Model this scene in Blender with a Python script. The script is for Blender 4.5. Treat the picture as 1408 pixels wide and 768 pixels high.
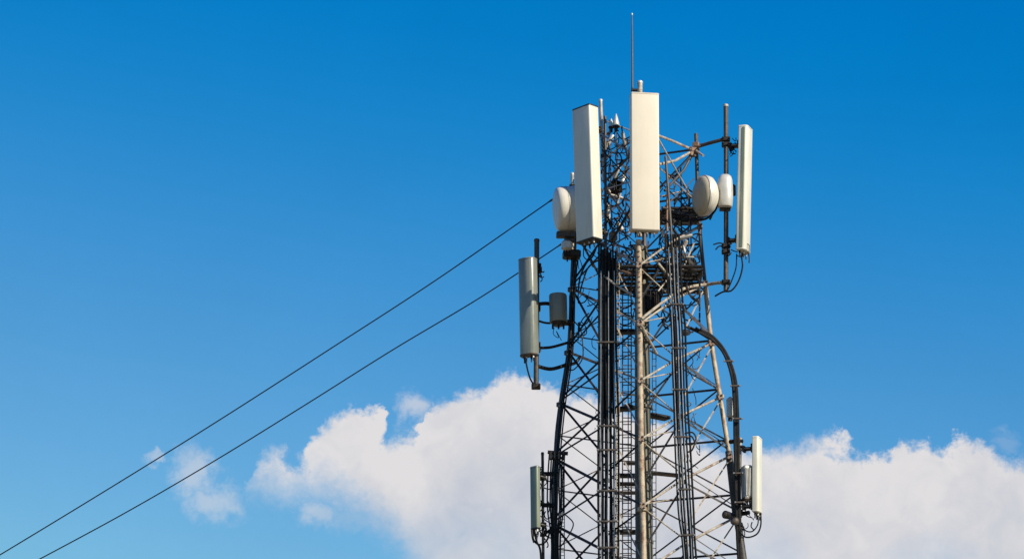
import bpy, math, random
from mathutils import Vector, Matrix
R = math.radians
random.seed(7)
for o in list(bpy.data.objects): bpy.data.objects.remove(o)
scene = bpy.context.scene
C = scene.collection

# ------------------------------------------------------------------ camera
PITCH, LENS, SENSOR = 18.0, 120.0, 36.0
FPX = 1408 * LENS / SENSOR                      # focal length in photograph pixels
CAMZ = 1.6
cd = bpy.data.cameras.new('camera'); cam = bpy.data.objects.new('camera', cd); C.objects.link(cam)
cd.lens = LENS; cd.sensor_width = SENSOR; cd.clip_start = 0.5; cd.clip_end = 20000
cam.location = (0, 0, CAMZ); cam.rotation_euler = (R(90 + PITCH), 0, 0)
scene.camera = cam
SP, CP = math.sin(R(PITCH)), math.cos(R(PITCH))

# ------------------------------------------------------------------ light
SUN_AZ, SUN_EL = 48.0, 31.0                     # degrees to the right of the direction back to the viewer
sd = Vector((math.sin(R(SUN_AZ)) * math.cos(R(SUN_EL)), -math.cos(R(SUN_AZ)) * math.cos(R(SUN_EL)), math.sin(R(SUN_EL))))
sl = bpy.data.lights.new('sun', 'SUN'); sl.energy = 5.0; sl.angle = R(0.5); sl.color = (1.0, 0.91, 0.76)
so = bpy.data.objects.new('sun', sl); C.objects.link(so)
so.rotation_euler = sd.to_track_quat('Z', 'Y').to_euler(); so.location = (30, -20, 60)

scene.view_settings.view_transform = 'Standard'
scene.view_settings.look = 'None'
EXPO = 0.28
scene.view_settings.exposure = EXPO
scene.view_settings.gamma = 1.0
scene.view_settings.use_curve_mapping = False

# ------------------------------------------------------------------ sky
w = bpy.data.worlds.new('World'); scene.world = w; w.use_nodes = True
nt = w.node_tree; nt.nodes.clear()
class NB:
    def __init__(s, nt): s.nt = nt
    def n(s, t, **k):
        x = s.nt.nodes.new(t)
        for a, b in k.items(): setattr(x, a, b)
        return x
    def put(s, sock, v):
        if isinstance(v, bpy.types.NodeSocket): s.nt.links.new(v, sock)
        elif v is not None: sock.default_value = v
    def m(s, op, a, b=None, c=None, clamp=False):
        x = s.n('ShaderNodeMath', operation=op, use_clamp=clamp)
        for i, v in enumerate((a, b, c)):
            if v is not None: s.put(x.inputs[i], v)
        return x.outputs[0]
    def dot(s, v, t):
        x = s.n('ShaderNodeVectorMath', operation='DOT_PRODUCT'); s.put(x.inputs[0], v); x.inputs[1].default_value = t
        return x.outputs['Value']
    def noise(s, vec, scale, detail=4, rough=.55, dist=0, off=(0, 0, 0)):
        mp = s.n('ShaderNodeMapping'); s.put(mp.inputs[0], vec); mp.inputs['Location'].default_value = off
        x = s.n('ShaderNodeTexNoise'); s.put(x.inputs['Vector'], mp.outputs[0])
        x.inputs['Scale'].default_value = scale; x.inputs['Detail'].default_value = detail
        x.inputs['Roughness'].default_value = rough; x.inputs['Distortion'].default_value = dist
        return x.outputs['Fac']
    def sstep(s, v, a, b, lo=0., hi=1.):
        x = s.n('ShaderNodeMapRange', interpolation_type='SMOOTHSTEP')
        s.put(x.inputs[0], v); s.put(x.inputs[1], a); s.put(x.inputs[2], b); s.put(x.inputs[3], lo); s.put(x.inputs[4], hi)
        return x.outputs[0]
    def mix(s, f, a, b):
        x = s.n('ShaderNodeMix', data_type='RGBA'); s.put(x.inputs[0], f); s.put(x.inputs[6], a); s.put(x.inputs[7], b)
        return x.outputs[2]
    def curve(s, v, pts):
        x = s.n('ShaderNodeFloatCurve'); s.put(x.inputs[1], v)
        cv = x.mapping.curves[0]
        while len(cv.points) < len(pts): cv.points.new(.5, .5)
        for p, (a, b) in zip(cv.points, pts): p.location = (a, b); p.handle_type = 'VECTOR' if False else 'AUTO_CLAMPED'
        x.mapping.extend = 'HORIZONTAL'; x.mapping.update()
        return x.outputs[0]
B = NB(nt)
sky = B.n('ShaderNodeTexSky', sky_type='NISHITA', sun_disc=False, sun_elevation=R(SUN_EL), sun_rotation=R(180 - SUN_AZ),
          altitude=0, air_density=1.0, dust_density=0.3, ozone_density=3.0)
tc = B.n('ShaderNodeTexCoord'); D = tc.outputs['Generated']
fw = B.m('MAXIMUM', B.dot(D, (0, CP, SP)), 0.08)
U = B.m('DIVIDE', B.m('ADD', B.m('MULTIPLY', B.m('DIVIDE', B.dot(D, (1, 0, 0)), fw), FPX), 704), 1000)      # direction in the sky, 0..1.4
V = B.m('DIVIDE', B.m('SUBTRACT', 384, B.m('MULTIPLY', B.m('DIVIDE', B.dot(D, (0, -SP, CP)), fw), FPX)), 1000)  # 0 high .. 0.77 low
cv = B.n('ShaderNodeCombineXYZ'); B.put(cv.inputs[0], U); B.put(cv.inputs[1], V); P = cv.outputs[0]
n1 = B.noise(P, 9, 6, .60, .2); n2 = B.noise(P, 9, 6, .60, .2, (3.1, 7.7, 0)); n3 = B.noise(P, 40, 6, .62, .3, (1, 2, 0))
n4 = B.noise(P, 40, 5, .6, .3, (5, 9, 0)); nl = B.noise(P, 4.5, 4, .5, 0, (8, 1, 0)); nb = B.noise(P, 14, 5, .6, .4, (2, 6, 0))
def c0(n, a): return B.m('MULTIPLY', B.m('SUBTRACT', n, .5), a)
Uw = B.m('ADD', B.m('ADD', U, c0(n1, .085)), c0(n4, .034))
Vw = B.m('ADD', B.m('ADD', V, c0(n2, .075)), c0(n3, .040))
TOP = [(0,1100),(300,1100),(335,760),(352,622),(385,612),(405,630),(422,618),(432,592),(455,570),(480,560),(505,558),(528,560),(540,592),(556,590),(575,592),(592,556),(612,545),
       (640,538),(668,526),(692,516),(720,519),(760,528),(800,540),(850,556),(900,572),(950,592),(1000,610),(1040,612),(1085,602),(1130,600),(1152,608),(1180,628),
       (1212,628),(1240,612),(1268,612),(1292,622),(1320,604),(1350,609),(1380,618),(1408,617)]
TT = B.m('MULTIPLY', B.curve(B.m('DIVIDE', Uw, 1.408), [(a / 1408, b / 1200) for a, b in TOP]), 1.2)
BOT = [(0,560),(300,600),(350,640),(380,650),(410,655),(440,655),(470,672),(500,690),(530,712),(560,755),(590,790),(640,830),(700,900),(760,1100),(1408,1190)]
BB = B.m('MULTIPLY', B.curve(B.m('DIVIDE', Uw, 1.408), [(a / 1408, b / 1200) for a, b in BOT]), 1.2)
n5 = B.noise(P, 85, 5, .65, .4, (7, 3, 0))
soft = B.sstep(nl, .35, .65, .008, .034)
mtop = B.sstep(B.m('ADD', B.m('SUBTRACT', Vw, TT), c0(n5, .028)), -.006, soft)
mbot = B.sstep(B.m('ADD', B.m('SUBTRACT', BB, Vw), c0(n5, .03)), -.055, .045)
mask = B.m('MULTIPLY', mtop, mbot)
def blob(cx, cy, rx, ry, op, mask):
    a = B.m('DIVIDE', B.m('SUBTRACT', Uw, cx / 1000), rx / 1000); b = B.m('DIVIDE', B.m('SUBTRACT', Vw, cy / 1000), ry / 1000)
    d = B.m('SQRT', B.m('ADD', B.m('MULTIPLY', a, a), B.m('MULTIPLY', b, b)))
    f = B.m('MULTIPLY', B.sstep(B.m('ADD', B.m('ADD', d, c0(nb, 1.9)), c0(n5, .9)), .15, 1.45, 1., 0.), op)
    return B.m('MAXIMUM', mask, f)
for t in [(266,650,30,30,.50),(302,688,38,24,.48),(216,627,12,8,.4),(430,700,24,26,.5),(480,705,60,26,.30),(572,560,24,22,.6),(372,625,24,10,.45),(1376,600,18,12,.15),
          (660,745,90,50,.5)]:
    mask = blob(*t, mask)
# thinner patches inside the bank and its greyer underside
dens = B.m('SUBTRACT', 1.0, B.m('MULTIPLY', B.sstep(V, .66, .80), B.sstep(nl, .42, .70, 0., .42)))
mask = B.m('MULTIPLY', mask, B.m('MULTIPLY', dens, .97))
depth = B.sstep(B.m('SUBTRACT', V, TT), 0.0, .20)
shade = B.m('ADD', B.m('MULTIPLY', depth, .62), B.m('ADD', c0(B.noise(P, 7, 5, .55, .5, (4, 4, 0)), 1.6), c0(B.noise(P, 24, 6, .6, .6, (9, 4, 0)), .9)), clamp=True)
ccol = B.mix(shade, (.765, .74, .742, 1), (.53, .56, .635, 1))
# sky: Nishita, with the deep polarised blue of the photograph
sx = B.n('ShaderNodeSeparateColor'); B.put(sx.inputs[0], sky.outputs[0])
SKYS = 0.10
rr = B.m('MULTIPLY', sx.outputs[0], SKYS); gg = B.m('MULTIPLY', sx.outputs[1], SKYS); bb = B.m('MULTIPLY', sx.outputs[2], SKYS)
rr = B.m('MINIMUM', B.m('SMOOTH_MAX', B.m('MULTIPLY', B.m('SUBTRACT', rr, .134), 2.25), 0.0, .05), .25)
gg = B.m('MINIMUM', B.m('MULTIPLY', B.m('POWER', gg, 1.71), 2.74), .50)
bb = B.m('MINIMUM', B.m('MULTIPLY', B.m('POWER', bb, .73), 1.143), .74)
mask = B.m('MULTIPLY', mask, B.sstep(B.dot(D, (0, CP, SP)), .25, .6))
cc = B.n('ShaderNodeCombineColor'); B.put(cc.inputs[0], rr); B.put(cc.inputs[1], gg); B.put(cc.inputs[2], bb)
air = B.m('ADD', B.m('ADD', .985, c0(B.noise(P, 3.0, 4, .6, .8, (6, 6, 0)), .09)), c0(B.noise(P, 90, 2, .6, 0, (6, 1, 0)), .03))
sc_ = B.n('ShaderNodeVectorMath', operation='SCALE'); B.put(sc_.inputs[0], cc.outputs[0]); B.put(sc_.inputs['Scale'], air)
fin = B.mix(mask, sc_.outputs[0], ccol)
bg = B.n('ShaderNodeBackground'); B.put(bg.inputs[0], fin); bg.inputs[1].default_value = 1.0 / 2 ** EXPO
wo = B.n('ShaderNodeOutputWorld'); nt.links.new(bg.outputs[0], wo.inputs[0])

# ------------------------------------------------------------------ materials
MATS = {}
def mat(name, col, rough=.5, metal=0., var=.12, scale=6., dirt=None, dirtamt=0., streak=False, bump=0., bscale=60, spec=.5, coat=0.):
    m = bpy.data.materials.new(name); m.use_nodes = True; t = m.node_tree; t.nodes.clear(); b = NB(t)
    ps = b.n('ShaderNodeBsdfPrincipled'); out = b.n('ShaderNodeOutputMaterial'); t.links.new(ps.outputs[0], out.inputs[0])
    g = b.n('ShaderNodeTexCoord').outputs['Object']
    nz = b.noise(g, scale, 5, .6)
    lo = tuple(c * (1 - var) for c in col) + (1,); hi = tuple(min(1, c * (1 + var)) for c in col) + (1,)
    cc = b.mix(b.sstep(nz, .3, .7), lo, hi)
    if dirt:
        mp = b.n('ShaderNodeMapping'); b.put(mp.inputs[0], g); mp.inputs['Scale'].default_value = (9, 9, .9) if streak else (5, 5, 5)
        dn = b.noise(mp.outputs[0], 1.6, 6, .65)
        cc = b.mix(b.m('MULTIPLY', b.sstep(dn, .48, .68), dirtamt), cc, tuple(dirt) + (1,))
    b.put(ps.inputs['Base Color'], cc); ps.inputs['Metallic'].default_value = metal
    b.put(ps.inputs['Roughness'], b.sstep(nz, .2, .8, max(.05, rough - .08), min(1, rough + .08)))
    ps.inputs['Specular IOR Level'].default_value = spec; ps.inputs['Coat Weight'].default_value = coat
    if bump:
        bn = b.n('ShaderNodeBump'); bn.inputs['Strength'].default_value = bump; bn.inputs['Distance'].default_value = .01
        b.put(bn.inputs['Height'], b.noise(g, bscale, 4, .6)); t.links.new(bn.outputs[0], ps.inputs['Normal'])
    MATS[name] = m; return m
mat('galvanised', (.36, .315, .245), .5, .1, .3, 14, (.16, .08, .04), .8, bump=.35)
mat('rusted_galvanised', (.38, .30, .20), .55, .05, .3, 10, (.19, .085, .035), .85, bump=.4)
mat('shaded_weathered_steel', (.058, .052, .046), .5, .1, .35, 12, (.15, .08, .045), .6, bump=.35, spec=.35)  # steel with shade put into its dark base, plus real rust blotches
mat('dark_steel', (.014, .013, .012), .5, .0, .3, 12, (.06, .035, .025), .5, bump=.3, spec=.25)  # near-black copy; the left braces carry their shade in this colour
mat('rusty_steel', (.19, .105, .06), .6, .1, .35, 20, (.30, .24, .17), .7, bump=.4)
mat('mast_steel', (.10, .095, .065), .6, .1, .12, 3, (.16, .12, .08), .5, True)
mat('cable', (.007, .007, .007), .5, 0, .3, 10, spec=.22)
mat('cable_glint', (.42, .42, .41), .35, .6, .2, 12)  # pale colour for the strands that imitate cable highlights
mat('radome_cream', (.61, .545, .43), .5, 0, .03, 1.5, (.56, .47, .35), .35, True)
mat('radome_white', (.58, .56, .46), .42, 0, .04, 2, (.38, .37, .29), .30, True)
mat('radome_grey', (.19, .20, .165), .24, 0, .1, 3, (.12, .13, .10), .5, True, spec=.7, coat=.2)
mat('radome_green', (.17, .20, .145), .35, 0, .08, 3, (.32, .31, .22), .4, True)
mat('dish_white', (.60, .565, .48), .45, 0, .05, 2, (.40, .35, .26), .40, True)
mat('dish_shade', (.44, .38, .27), .5, 0, .1, 3, (.30, .25, .16), .6, True)  # dish face darkened to beige, its shade put into the colour
mat('radome_seam', (.50, .44, .34), .5, 0, .08, 6, (.3, .26, .2), .5)
mat('pale_metal', (.50, .48, .43), .4, .2, .1, 5, (.4, .37, .3), .4)
mat('canister', (.20, .19, .145), .42, .1, .08, 3, (.15, .145, .12), .5, True)
mat('bolt', (.30, .27, .24), .4, .6, .3, 30)
mat('soil', (.24, .19, .12), .95, 0, .4, .3, (.14, .13, .06), .7)
mat('black_plastic', (.014, .014, .015), .45, 0, .2, 20)

# ------------------------------------------------------------------ geometry helpers
def P3(px, py, Y):
    """a sight line through the photograph met with the upright plane at depth Y (metres away)"""
    u = (px - 704) / FPX; v = (384 - py) / FPX
    d = Vector((u, CP - SP * v, SP + CP * v)); t = Y / d.y
    return Vector((d.x * t, Y, CAMZ + d.z * t))
MPP = 48 / CP / FPX * 1.0                        # metres to one photograph pixel at the tower
def mesh(name, V_, F_, m, parent=None, smooth=True, bevel=0):
    me = bpy.data.meshes.new(name); me.from_pydata([tuple(v) for v in V_], [], F_)
    if smooth: me.polygons.foreach_set('use_smooth', [True] * len(F_))
    me.materials.append(MATS[m]); me.update()
    o = bpy.data.objects.new(name, me); C.objects.link(o)
    if parent is not None:
        o.parent = parent
        r = parent
        off = Vector((0, 0, 0))
        while r is not None: off += Vector(r.location); r = r.parent
        me.transform(Matrix.Translation(-off))
    return o
class MB:
    def __init__(s): s.v = []; s.f = []
    def add(s, v, f):
        b = len(s.v); s.v += v; s.f += [tuple(i + b for i in q) for q in f]; return s
    def tube(s, pts, r, n=8, caps=True):
        pts = [Vector(p) for p in pts]; N = len(pts); rs = r if isinstance(r, (list, tuple)) else [r] * N
        v = []; f = []; a = None
        for i, p in enumerate(pts):
            t = (pts[min(i + 1, N - 1)] - pts[max(i - 1, 0)])
            t = t.normalized() if t.length > 1e-9 else Vector((0, 0, 1))
            if a is None: a = t.orthogonal().normalized()
            a = (a - t * a.dot(t))
            a = a.normalized() if a.length > 1e-6 else t.orthogonal().normalized()
            b = t.cross(a)
            for k in range(n):
                q = 2 * math.pi * k / n; v.append(p + (a * math.cos(q) + b * math.sin(q)) * rs[i])
        for i in range(N - 1):
            for k in range(n):
                k2 = (k + 1) % n; f.append((i * n + k, i * n + k2, (i + 1) * n + k2, (i + 1) * n + k))
        if caps: f.append(tuple(range(n))[::-1]); f.append(tuple((N - 1) * n + k for k in range(n)))
        return s.add(v, f)
    def angle(s, a, b, wd, th=None, up=None):
        """an L-section steel bar from a to b"""
        a = Vector(a); b = Vector(b); th = th or wd * .16
        t = (b - a).normalized(); up = Vector(up) if up else Vector((0, -1, .2))
        x = (up - t * up.dot(t)).normalized(); y = t.cross(x)
        pr = [(0, 0), (wd, 0), (wd, th), (th, th), (th, wd), (0, wd)]
        v = [a + y * (p[0] - wd / 2) - x * (p[1] - wd / 2) for p in pr] + [b + y * (p[0] - wd / 2) - x * (p[1] - wd / 2) for p in pr]
        f = [(i, (i + 1) % 6, (i + 1) % 6 + 6, i + 6) for i in range(6)] + [(5, 4, 3, 2, 1, 0), (6, 7, 8, 9, 10, 11)]
        return s.add(v, f)
    def box(s, c, sx, sy, sz, yaw=0, pitch=0, bev=.12):
        """box with chamfered edges, c = centre"""
        c = Vector(c); M = Matrix.Rotation(yaw, 3, 'Z') @ Matrix.Rotation(pitch, 3, 'X')
        b = bev * min(sx, sy, sz); v = []; f = []
        x, y, z = sx / 2, sy / 2, sz / 2
        def ring(x, y, z): return [Vector(q) for q in ((x - b, y, z), (x, y - b, z), (x, -y + b, z), (x - b, -y, z), (-x + b, -y, z), (-x, -y + b, z), (-x, y - b, z), (-x + b, y, z))]
        rings = [ring(x - b, y - b, -z), ring(x, y, -z + b), ring(x, y, z - b), ring(x - b, y - b, z)]
        for r in rings: v += [c + M @ q for q in r]
        for i in range(3):
            for k in range(8): f.append((i * 8 + (k + 1) % 8, i * 8 + k, (i + 1) * 8 + k, (i + 1) * 8 + (k + 1) % 8))
        f.append(tuple(range(8))); f.append(tuple(range(31, 23, -1)))
        return s.add(v, f)
    def lathe(s, prof, c, axis, n=32):
        """prof = [(distance along axis, radius)]"""
        c = Vector(c); ax = Vector(axis).normalized(); a = ax.orthogonal().normalized(); b = ax.cross(a); v = []; f = []
        for h, r in prof:
            for k in range(n):
                q = 2 * math.pi * k / n; v.append(c + ax * h + (a * math.cos(q) + b * math.sin(q)) * max(r, 1e-4))
        for i in range(len(prof) - 1):
            for k in range(n): f.append((i * n + k, i * n + (k + 1) % n, (i + 1) * n + (k + 1) % n, (i + 1) * n + k))
        f.append(tuple(range(n))[::-1]); f.append(tuple((len(prof) - 1) * n + k for k in range(n)))
        return s.add(v, f)
    def build(s, name, m, parent=None, smooth=True):
        o = mesh(name, s.v, s.f, m, parent, False)
        if smooth:
            me = o.data
            me.polygons.foreach_set('use_smooth', [True] * len(me.polygons))
            try: me.set_sharp_from_angle(angle=R(38))
            except Exception: pass
        return o
def tag(o, label=None, cat=None, group=None, kind=None):
    for k, v in (('label', label), ('category', cat), ('group', group), ('kind', kind)):
        if v: o[k] = v
    return o
def thing(name, loc, label, cat, group=None):
    o = bpy.data.objects.new(name, None); C.objects.link(o); o.location = loc; o.empty_display_size = .2
    return tag(o, label, cat, group)
def smooth(pts, n=6):
    pts = [Vector(p) for p in pts]
    if len(pts) < 3: return pts
    out = []
    for i in range(len(pts) - 1):
        p0 = pts[max(i - 1, 0)]; p1 = pts[i]; p2 = pts[i + 1]; p3 = pts[min(i + 2, len(pts) - 1)]
        for k in range(n):
            t = k / n
            out.append(.5 * ((2 * p1) + (p2 - p0) * t + (2 * p0 - 5 * p1 + 4 * p2 - p3) * t * t + (3 * p1 - p0 - 3 * p2 + p3) * t ** 3))
    out.append(pts[-1]); return out
def pts(L, Y=None): return [P3(*(p if len(p) == 3 else (p[0], p[1], Y))) for p in L]
def px(n): return n * MPP
def lerp(tab, y):
    if y <= tab[0][1]: 
        (x0, y0), (x1, y1) = tab[0][:2], tab[1][:2]
    elif y >= tab[-1][1]: 
        (x0, y0), (x1, y1) = tab[-2][:2], tab[-1][:2]
    else:
        for i in range(len(tab) - 1):
            if tab[i][1] <= y <= tab[i + 1][1]: (x0, y0), (x1, y1) = tab[i][:2], tab[i + 1][:2]; break
    return x0 + (x1 - x0) * (y - y0) / (y1 - y0)

# ------------------------------------------------------------------ ground (below the picture; it bounces light up at the tower)
S = 6000
g = mesh('ground', [(-S, -S, 0), (S, -S, 0), (S, S, 0), (-S, S, 0)], [(0, 1, 2, 3)], 'soil', smooth=False); tag(g, kind='structure')

# ------------------------------------------------------------------ the lattice tower
YN, YB, YM, YF1, YF = 46.7, 47.3, 48.0, 48.7, 49.3
LEG = dict(
 L=[(800, 235), (790, 330), (787, 400), (783, 480), (771, 560), (765, 625), (761, 768), (742, 1300)],
 B1=[(832, 160), (833, 330), (833, 500), (834, 768), (834, 1300)],
 N=[(877, 118), (878, 330), (880, 500), (882, 640), (885, 768), (892, 1300)],
 B2=[(914, 200), (924, 330), (930, 450), (935, 600), (941, 700), (946, 768), (985, 1300)],
 R=[(957, 184), (961, 300), (970, 395), (978, 470), (990, 545), (1002, 620), (1012, 708), (1022, 768), (1095, 1300)],
 F=[(884, 150), (886, 330), (889, 768), (898, 1300)],
)
YY = dict(L=YM, B1=YB, N=YN, B2=YB, R=YM, F=YF)
def LP(k, y, dy=0): return P3(lerp(LEG[k], y), y, YY[k] + dy)
base = P3(884, 768, YM); base = Vector((base.x, YM, 0))
T = thing('lattice_tower', base, 'tall steel lattice tower with rusty braces carrying antennas and cables against the blue sky', 'tower')
GROUND_PY = 384 + FPX * math.tan(math.atan(CAMZ / YM) + R(PITCH))   # the row where the foot of the tower would be
def toground(tab): 
    (x0, y0), (x1, y1) = tab[-2], tab[-1]
    return tab
def leg(k, ya, yb, rpx, m, flange=()):
    mb = MB(); ys = [ya] + [q[1] for q in LEG[k] if ya < q[1] < yb] + [yb]
    p = [LP(k, y) for y in ys]
    if yb >= 1300:
        d = p[-1] - p[-2]; t = (0 - p[-1].z) / d.z; p.append(p[-1] + d * t)
    sp = smooth(p[:-1], 5) + [p[-1]] if yb >= 1300 else smooth(p, 5)
    mb.tube(sp, px(rpx), 12)
    for y in flange:
        c = LP(k, y); mb.tube([c - Vector((0, 0, .025)), c + Vector((0, 0, .025))], px(rpx) * 1.7, 12)
    return mb.build('leg', m, T)
leg('L', 350, 1300, 4.0, 'shaded_weathered_steel', (398, 485, 556, 626))  # left leg's shade put into the colour, darker than the front leg
leg('L', 236, 350, 3.6, 'shaded_weathered_steel')
leg('N', 330, 1300, 4.0, 'rusted_galvanised', (445, 700))
leg('R', 184, 395, 2.7, 'shaded_weathered_steel', (204,))
leg('R', 395, 620, 3.3, 'rusted_galvanised', (472, 545))
leg('R', 620, 1300, 5.0, 'shaded_weathered_steel', (708,))  # lower length darker: its shade is put into the steel colour
# thick grey mast behind the lit front leg
mb = MB(); q = pts([(881.5, 340), (882.5, 400), (884, 620), (886, 768)], YM - .3); q.append(Vector((q[-1].x + .05, YM - .3, 0)))
mb.tube(q, [px(8.5), px(9.5), px(11.2), px(11.8), px(12.5)], 20)
mb.build('mast', 'mast_steel', T)
for k, y in ((0, 470), (1, 560), (2, 655), (3, 745)):
    mb = MB(); c = P3(884 + k * .5, y, YM - .3); mb.tube([c - Vector((0, 0, .02)), c + Vector((0, 0, .02))], px(12.8), 20)
    mb.build('mast_flange', 'mast_steel', T)
# thinner uprights that carry the cable runs, and the far leg
for k, ya, r, m in (('B1', 160, 2.0, 'shaded_weathered_steel'), ('B2', 215, 1.8, 'shaded_weathered_steel')):
    mb = MB(); mb.tube([LP(k, y) for y in range(ya, 1300, 60)] , px(r), 8); mb.build('upright', m, T)
def bar(a, b, wpx, m, name, kind='angle', bow=0):
    mb = MB(); a = Vector(a); b = Vector(b)
    if kind == 'angle':
        mb.angle(a, b, px(wpx))
    else:
        mid = (a + b) / 2 + Vector((0, 0, bow)); mb.tube(smooth([a, mid, b], 6) if bow else [a, b], px(wpx) / 2, 8)
    return mb.build(name, m, T)
NODE = dict(N=[365, 445, 523, 603, 695, 785, 880, 985, 1100, 1220], L=[318, 398, 485, 556, 632, 722, 812, 915, 1030, 1150], R=[312, 390, 472, 546, 627, 710, 800, 900, 1010, 1130])
cnt = 0
for i in range(10):
    on = i < 7
    yN, yL, yR = NODE['N'][i], NODE['L'][i], NODE['R'][i]
    def part(t, y0, y1): return y0 + (y1 - y0) * t
    tL = lambda y: part((lerp(LEG['B1'], y) - lerp(LEG['L'], yL)) / (lerp(LEG['N'], yN) - lerp(LEG['L'], yL)), yL, yN)
    yB1 = tL((yL + yN) / 2); tR = (lerp(LEG['B2'], yN) - lerp(LEG['N'], yN)) / (lerp(LEG['R'], yR) - lerp(LEG['N'], yN)); yB2 = part(tR, yN, yR)
    # sloping crossbars: side leg > cable upright > front leg
    bar(LP('L', yL), LP('B1', yB1), 4.0, 'shaded_weathered_steel', 'crossbar')
    bar(LP('B1', yB1), LP('N', yN), 3.2, 'galvanised' if i < 3 else 'shaded_weathered_steel', 'crossbar')
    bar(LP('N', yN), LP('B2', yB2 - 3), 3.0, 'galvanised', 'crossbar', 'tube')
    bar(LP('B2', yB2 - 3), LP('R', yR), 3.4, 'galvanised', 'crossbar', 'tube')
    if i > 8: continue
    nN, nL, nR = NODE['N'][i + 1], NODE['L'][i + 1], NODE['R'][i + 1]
    bar(LP('L', yL), LP('B1', nL - 2), 3.1, 'dark_steel', 'diagonal_brace')  # shade of the left face put into near-black braces
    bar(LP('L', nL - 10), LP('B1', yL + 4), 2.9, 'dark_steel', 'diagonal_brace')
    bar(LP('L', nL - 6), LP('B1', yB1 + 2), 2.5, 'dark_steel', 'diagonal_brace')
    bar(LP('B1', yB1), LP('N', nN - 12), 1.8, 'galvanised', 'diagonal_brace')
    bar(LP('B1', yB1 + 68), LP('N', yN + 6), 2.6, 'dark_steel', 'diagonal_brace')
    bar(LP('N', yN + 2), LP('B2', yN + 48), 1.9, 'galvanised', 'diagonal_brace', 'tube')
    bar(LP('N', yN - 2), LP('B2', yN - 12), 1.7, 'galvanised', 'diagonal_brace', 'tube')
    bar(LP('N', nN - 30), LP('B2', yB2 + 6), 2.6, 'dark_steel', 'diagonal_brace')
    bar(LP('B2', yB2), LP('R', nR - 9), 2.8, 'shaded_weathered_steel', 'diagonal_brace')
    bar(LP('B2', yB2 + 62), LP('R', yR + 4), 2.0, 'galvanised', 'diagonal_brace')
    bar(LP('B2', yR + 22), LP('R', nR - 14), 1.4, 'shaded_weathered_steel', 'diagonal_brace')
# the two far faces of the lattice
NF = [150, 215, 280, 345, 410, 478, 545, 615, 690, 770, 860]
FL = lambda y: LP('F', y)
def FQ(s, y, t):                                # a point on the far left (s='L') or far right face
    a = LP(s, y - 14 * 0, 0); b = LP('F', y + 0, 0); return a.lerp(b, t)
mb = MB(); mb.tube([LP('F', y) for y in range(150, 1300, 70)], px(3.0), 8); mb.build('leg', 'shaded_weathered_steel', T)
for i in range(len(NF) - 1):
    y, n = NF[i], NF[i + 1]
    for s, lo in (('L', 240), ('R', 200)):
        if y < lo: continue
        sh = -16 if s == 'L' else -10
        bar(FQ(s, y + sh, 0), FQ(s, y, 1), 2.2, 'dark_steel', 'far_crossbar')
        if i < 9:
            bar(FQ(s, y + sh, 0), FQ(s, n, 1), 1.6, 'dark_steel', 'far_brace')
            bar(FQ(s, n + sh, 0), FQ(s, y, 1), 1.6, 'shaded_weathered_steel', 'far_brace')
# flat bars and small ledges inside the lattice
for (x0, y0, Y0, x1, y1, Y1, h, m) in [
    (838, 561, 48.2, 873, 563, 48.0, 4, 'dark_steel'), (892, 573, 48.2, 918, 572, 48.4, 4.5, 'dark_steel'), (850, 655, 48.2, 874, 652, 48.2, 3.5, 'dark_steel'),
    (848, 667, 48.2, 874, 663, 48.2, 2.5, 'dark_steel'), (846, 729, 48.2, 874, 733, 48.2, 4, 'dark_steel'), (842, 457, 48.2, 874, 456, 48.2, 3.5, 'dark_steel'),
    (858, 637, 48.2, 874, 636, 48.2, 1.5, 'shaded_weathered_steel'), 
    (890, 655, 48.2, 938, 648, 48.4, 2, 'shaded_weathered_steel'), (846, 682, 48.2, 874, 672, 48.2, 1.6, 'shaded_weathered_steel')]:
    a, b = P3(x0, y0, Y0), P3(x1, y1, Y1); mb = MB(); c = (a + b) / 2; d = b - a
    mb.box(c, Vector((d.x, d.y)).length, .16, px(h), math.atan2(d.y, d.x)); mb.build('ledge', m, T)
# gusset plates with bolts on the joints
for k, ys in (('L', NODE['L'][:7]), ('N', NODE['N'][:6]), ('R', NODE['R'][:6])):
    for y in ys:
        c = LP(k, y, -.05); mb = MB()
        mb.box(c + Vector((0, -.02, 0)), px(7), .02, px(8), 0.15)
        gp = mb.build('gusset_plate', 'rusty_steel' if k != 'L' else 'shaded_weathered_steel', T)
        for dx in (-2.6, 2.6):
            for dz in (-2.8, 2.8): MB().box(c + Vector((px(dx), -.04, px(dz))), px(2), .03, px(2)).build('bolt', 'bolt', gp)
for k, ys in (('B1', [430, 505, 578, 660]), ('B2', [398, 497, 572, 662])):
    for y in ys:
        c = LP(k, y, -.09); mb = MB(); mb.box(c, px(8), .02, px(6)); mb.build('gusset_plate', 'galvanised', T)
# short ladder-hole strip on the upper front leg
mb = MB()
for y in range(345, 470, 7): c = LP('N', y, -.045); mb.box(c, px(3), .02, px(1.8))
mb.build('perforated_strip', 'rusty_steel', T)

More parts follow.
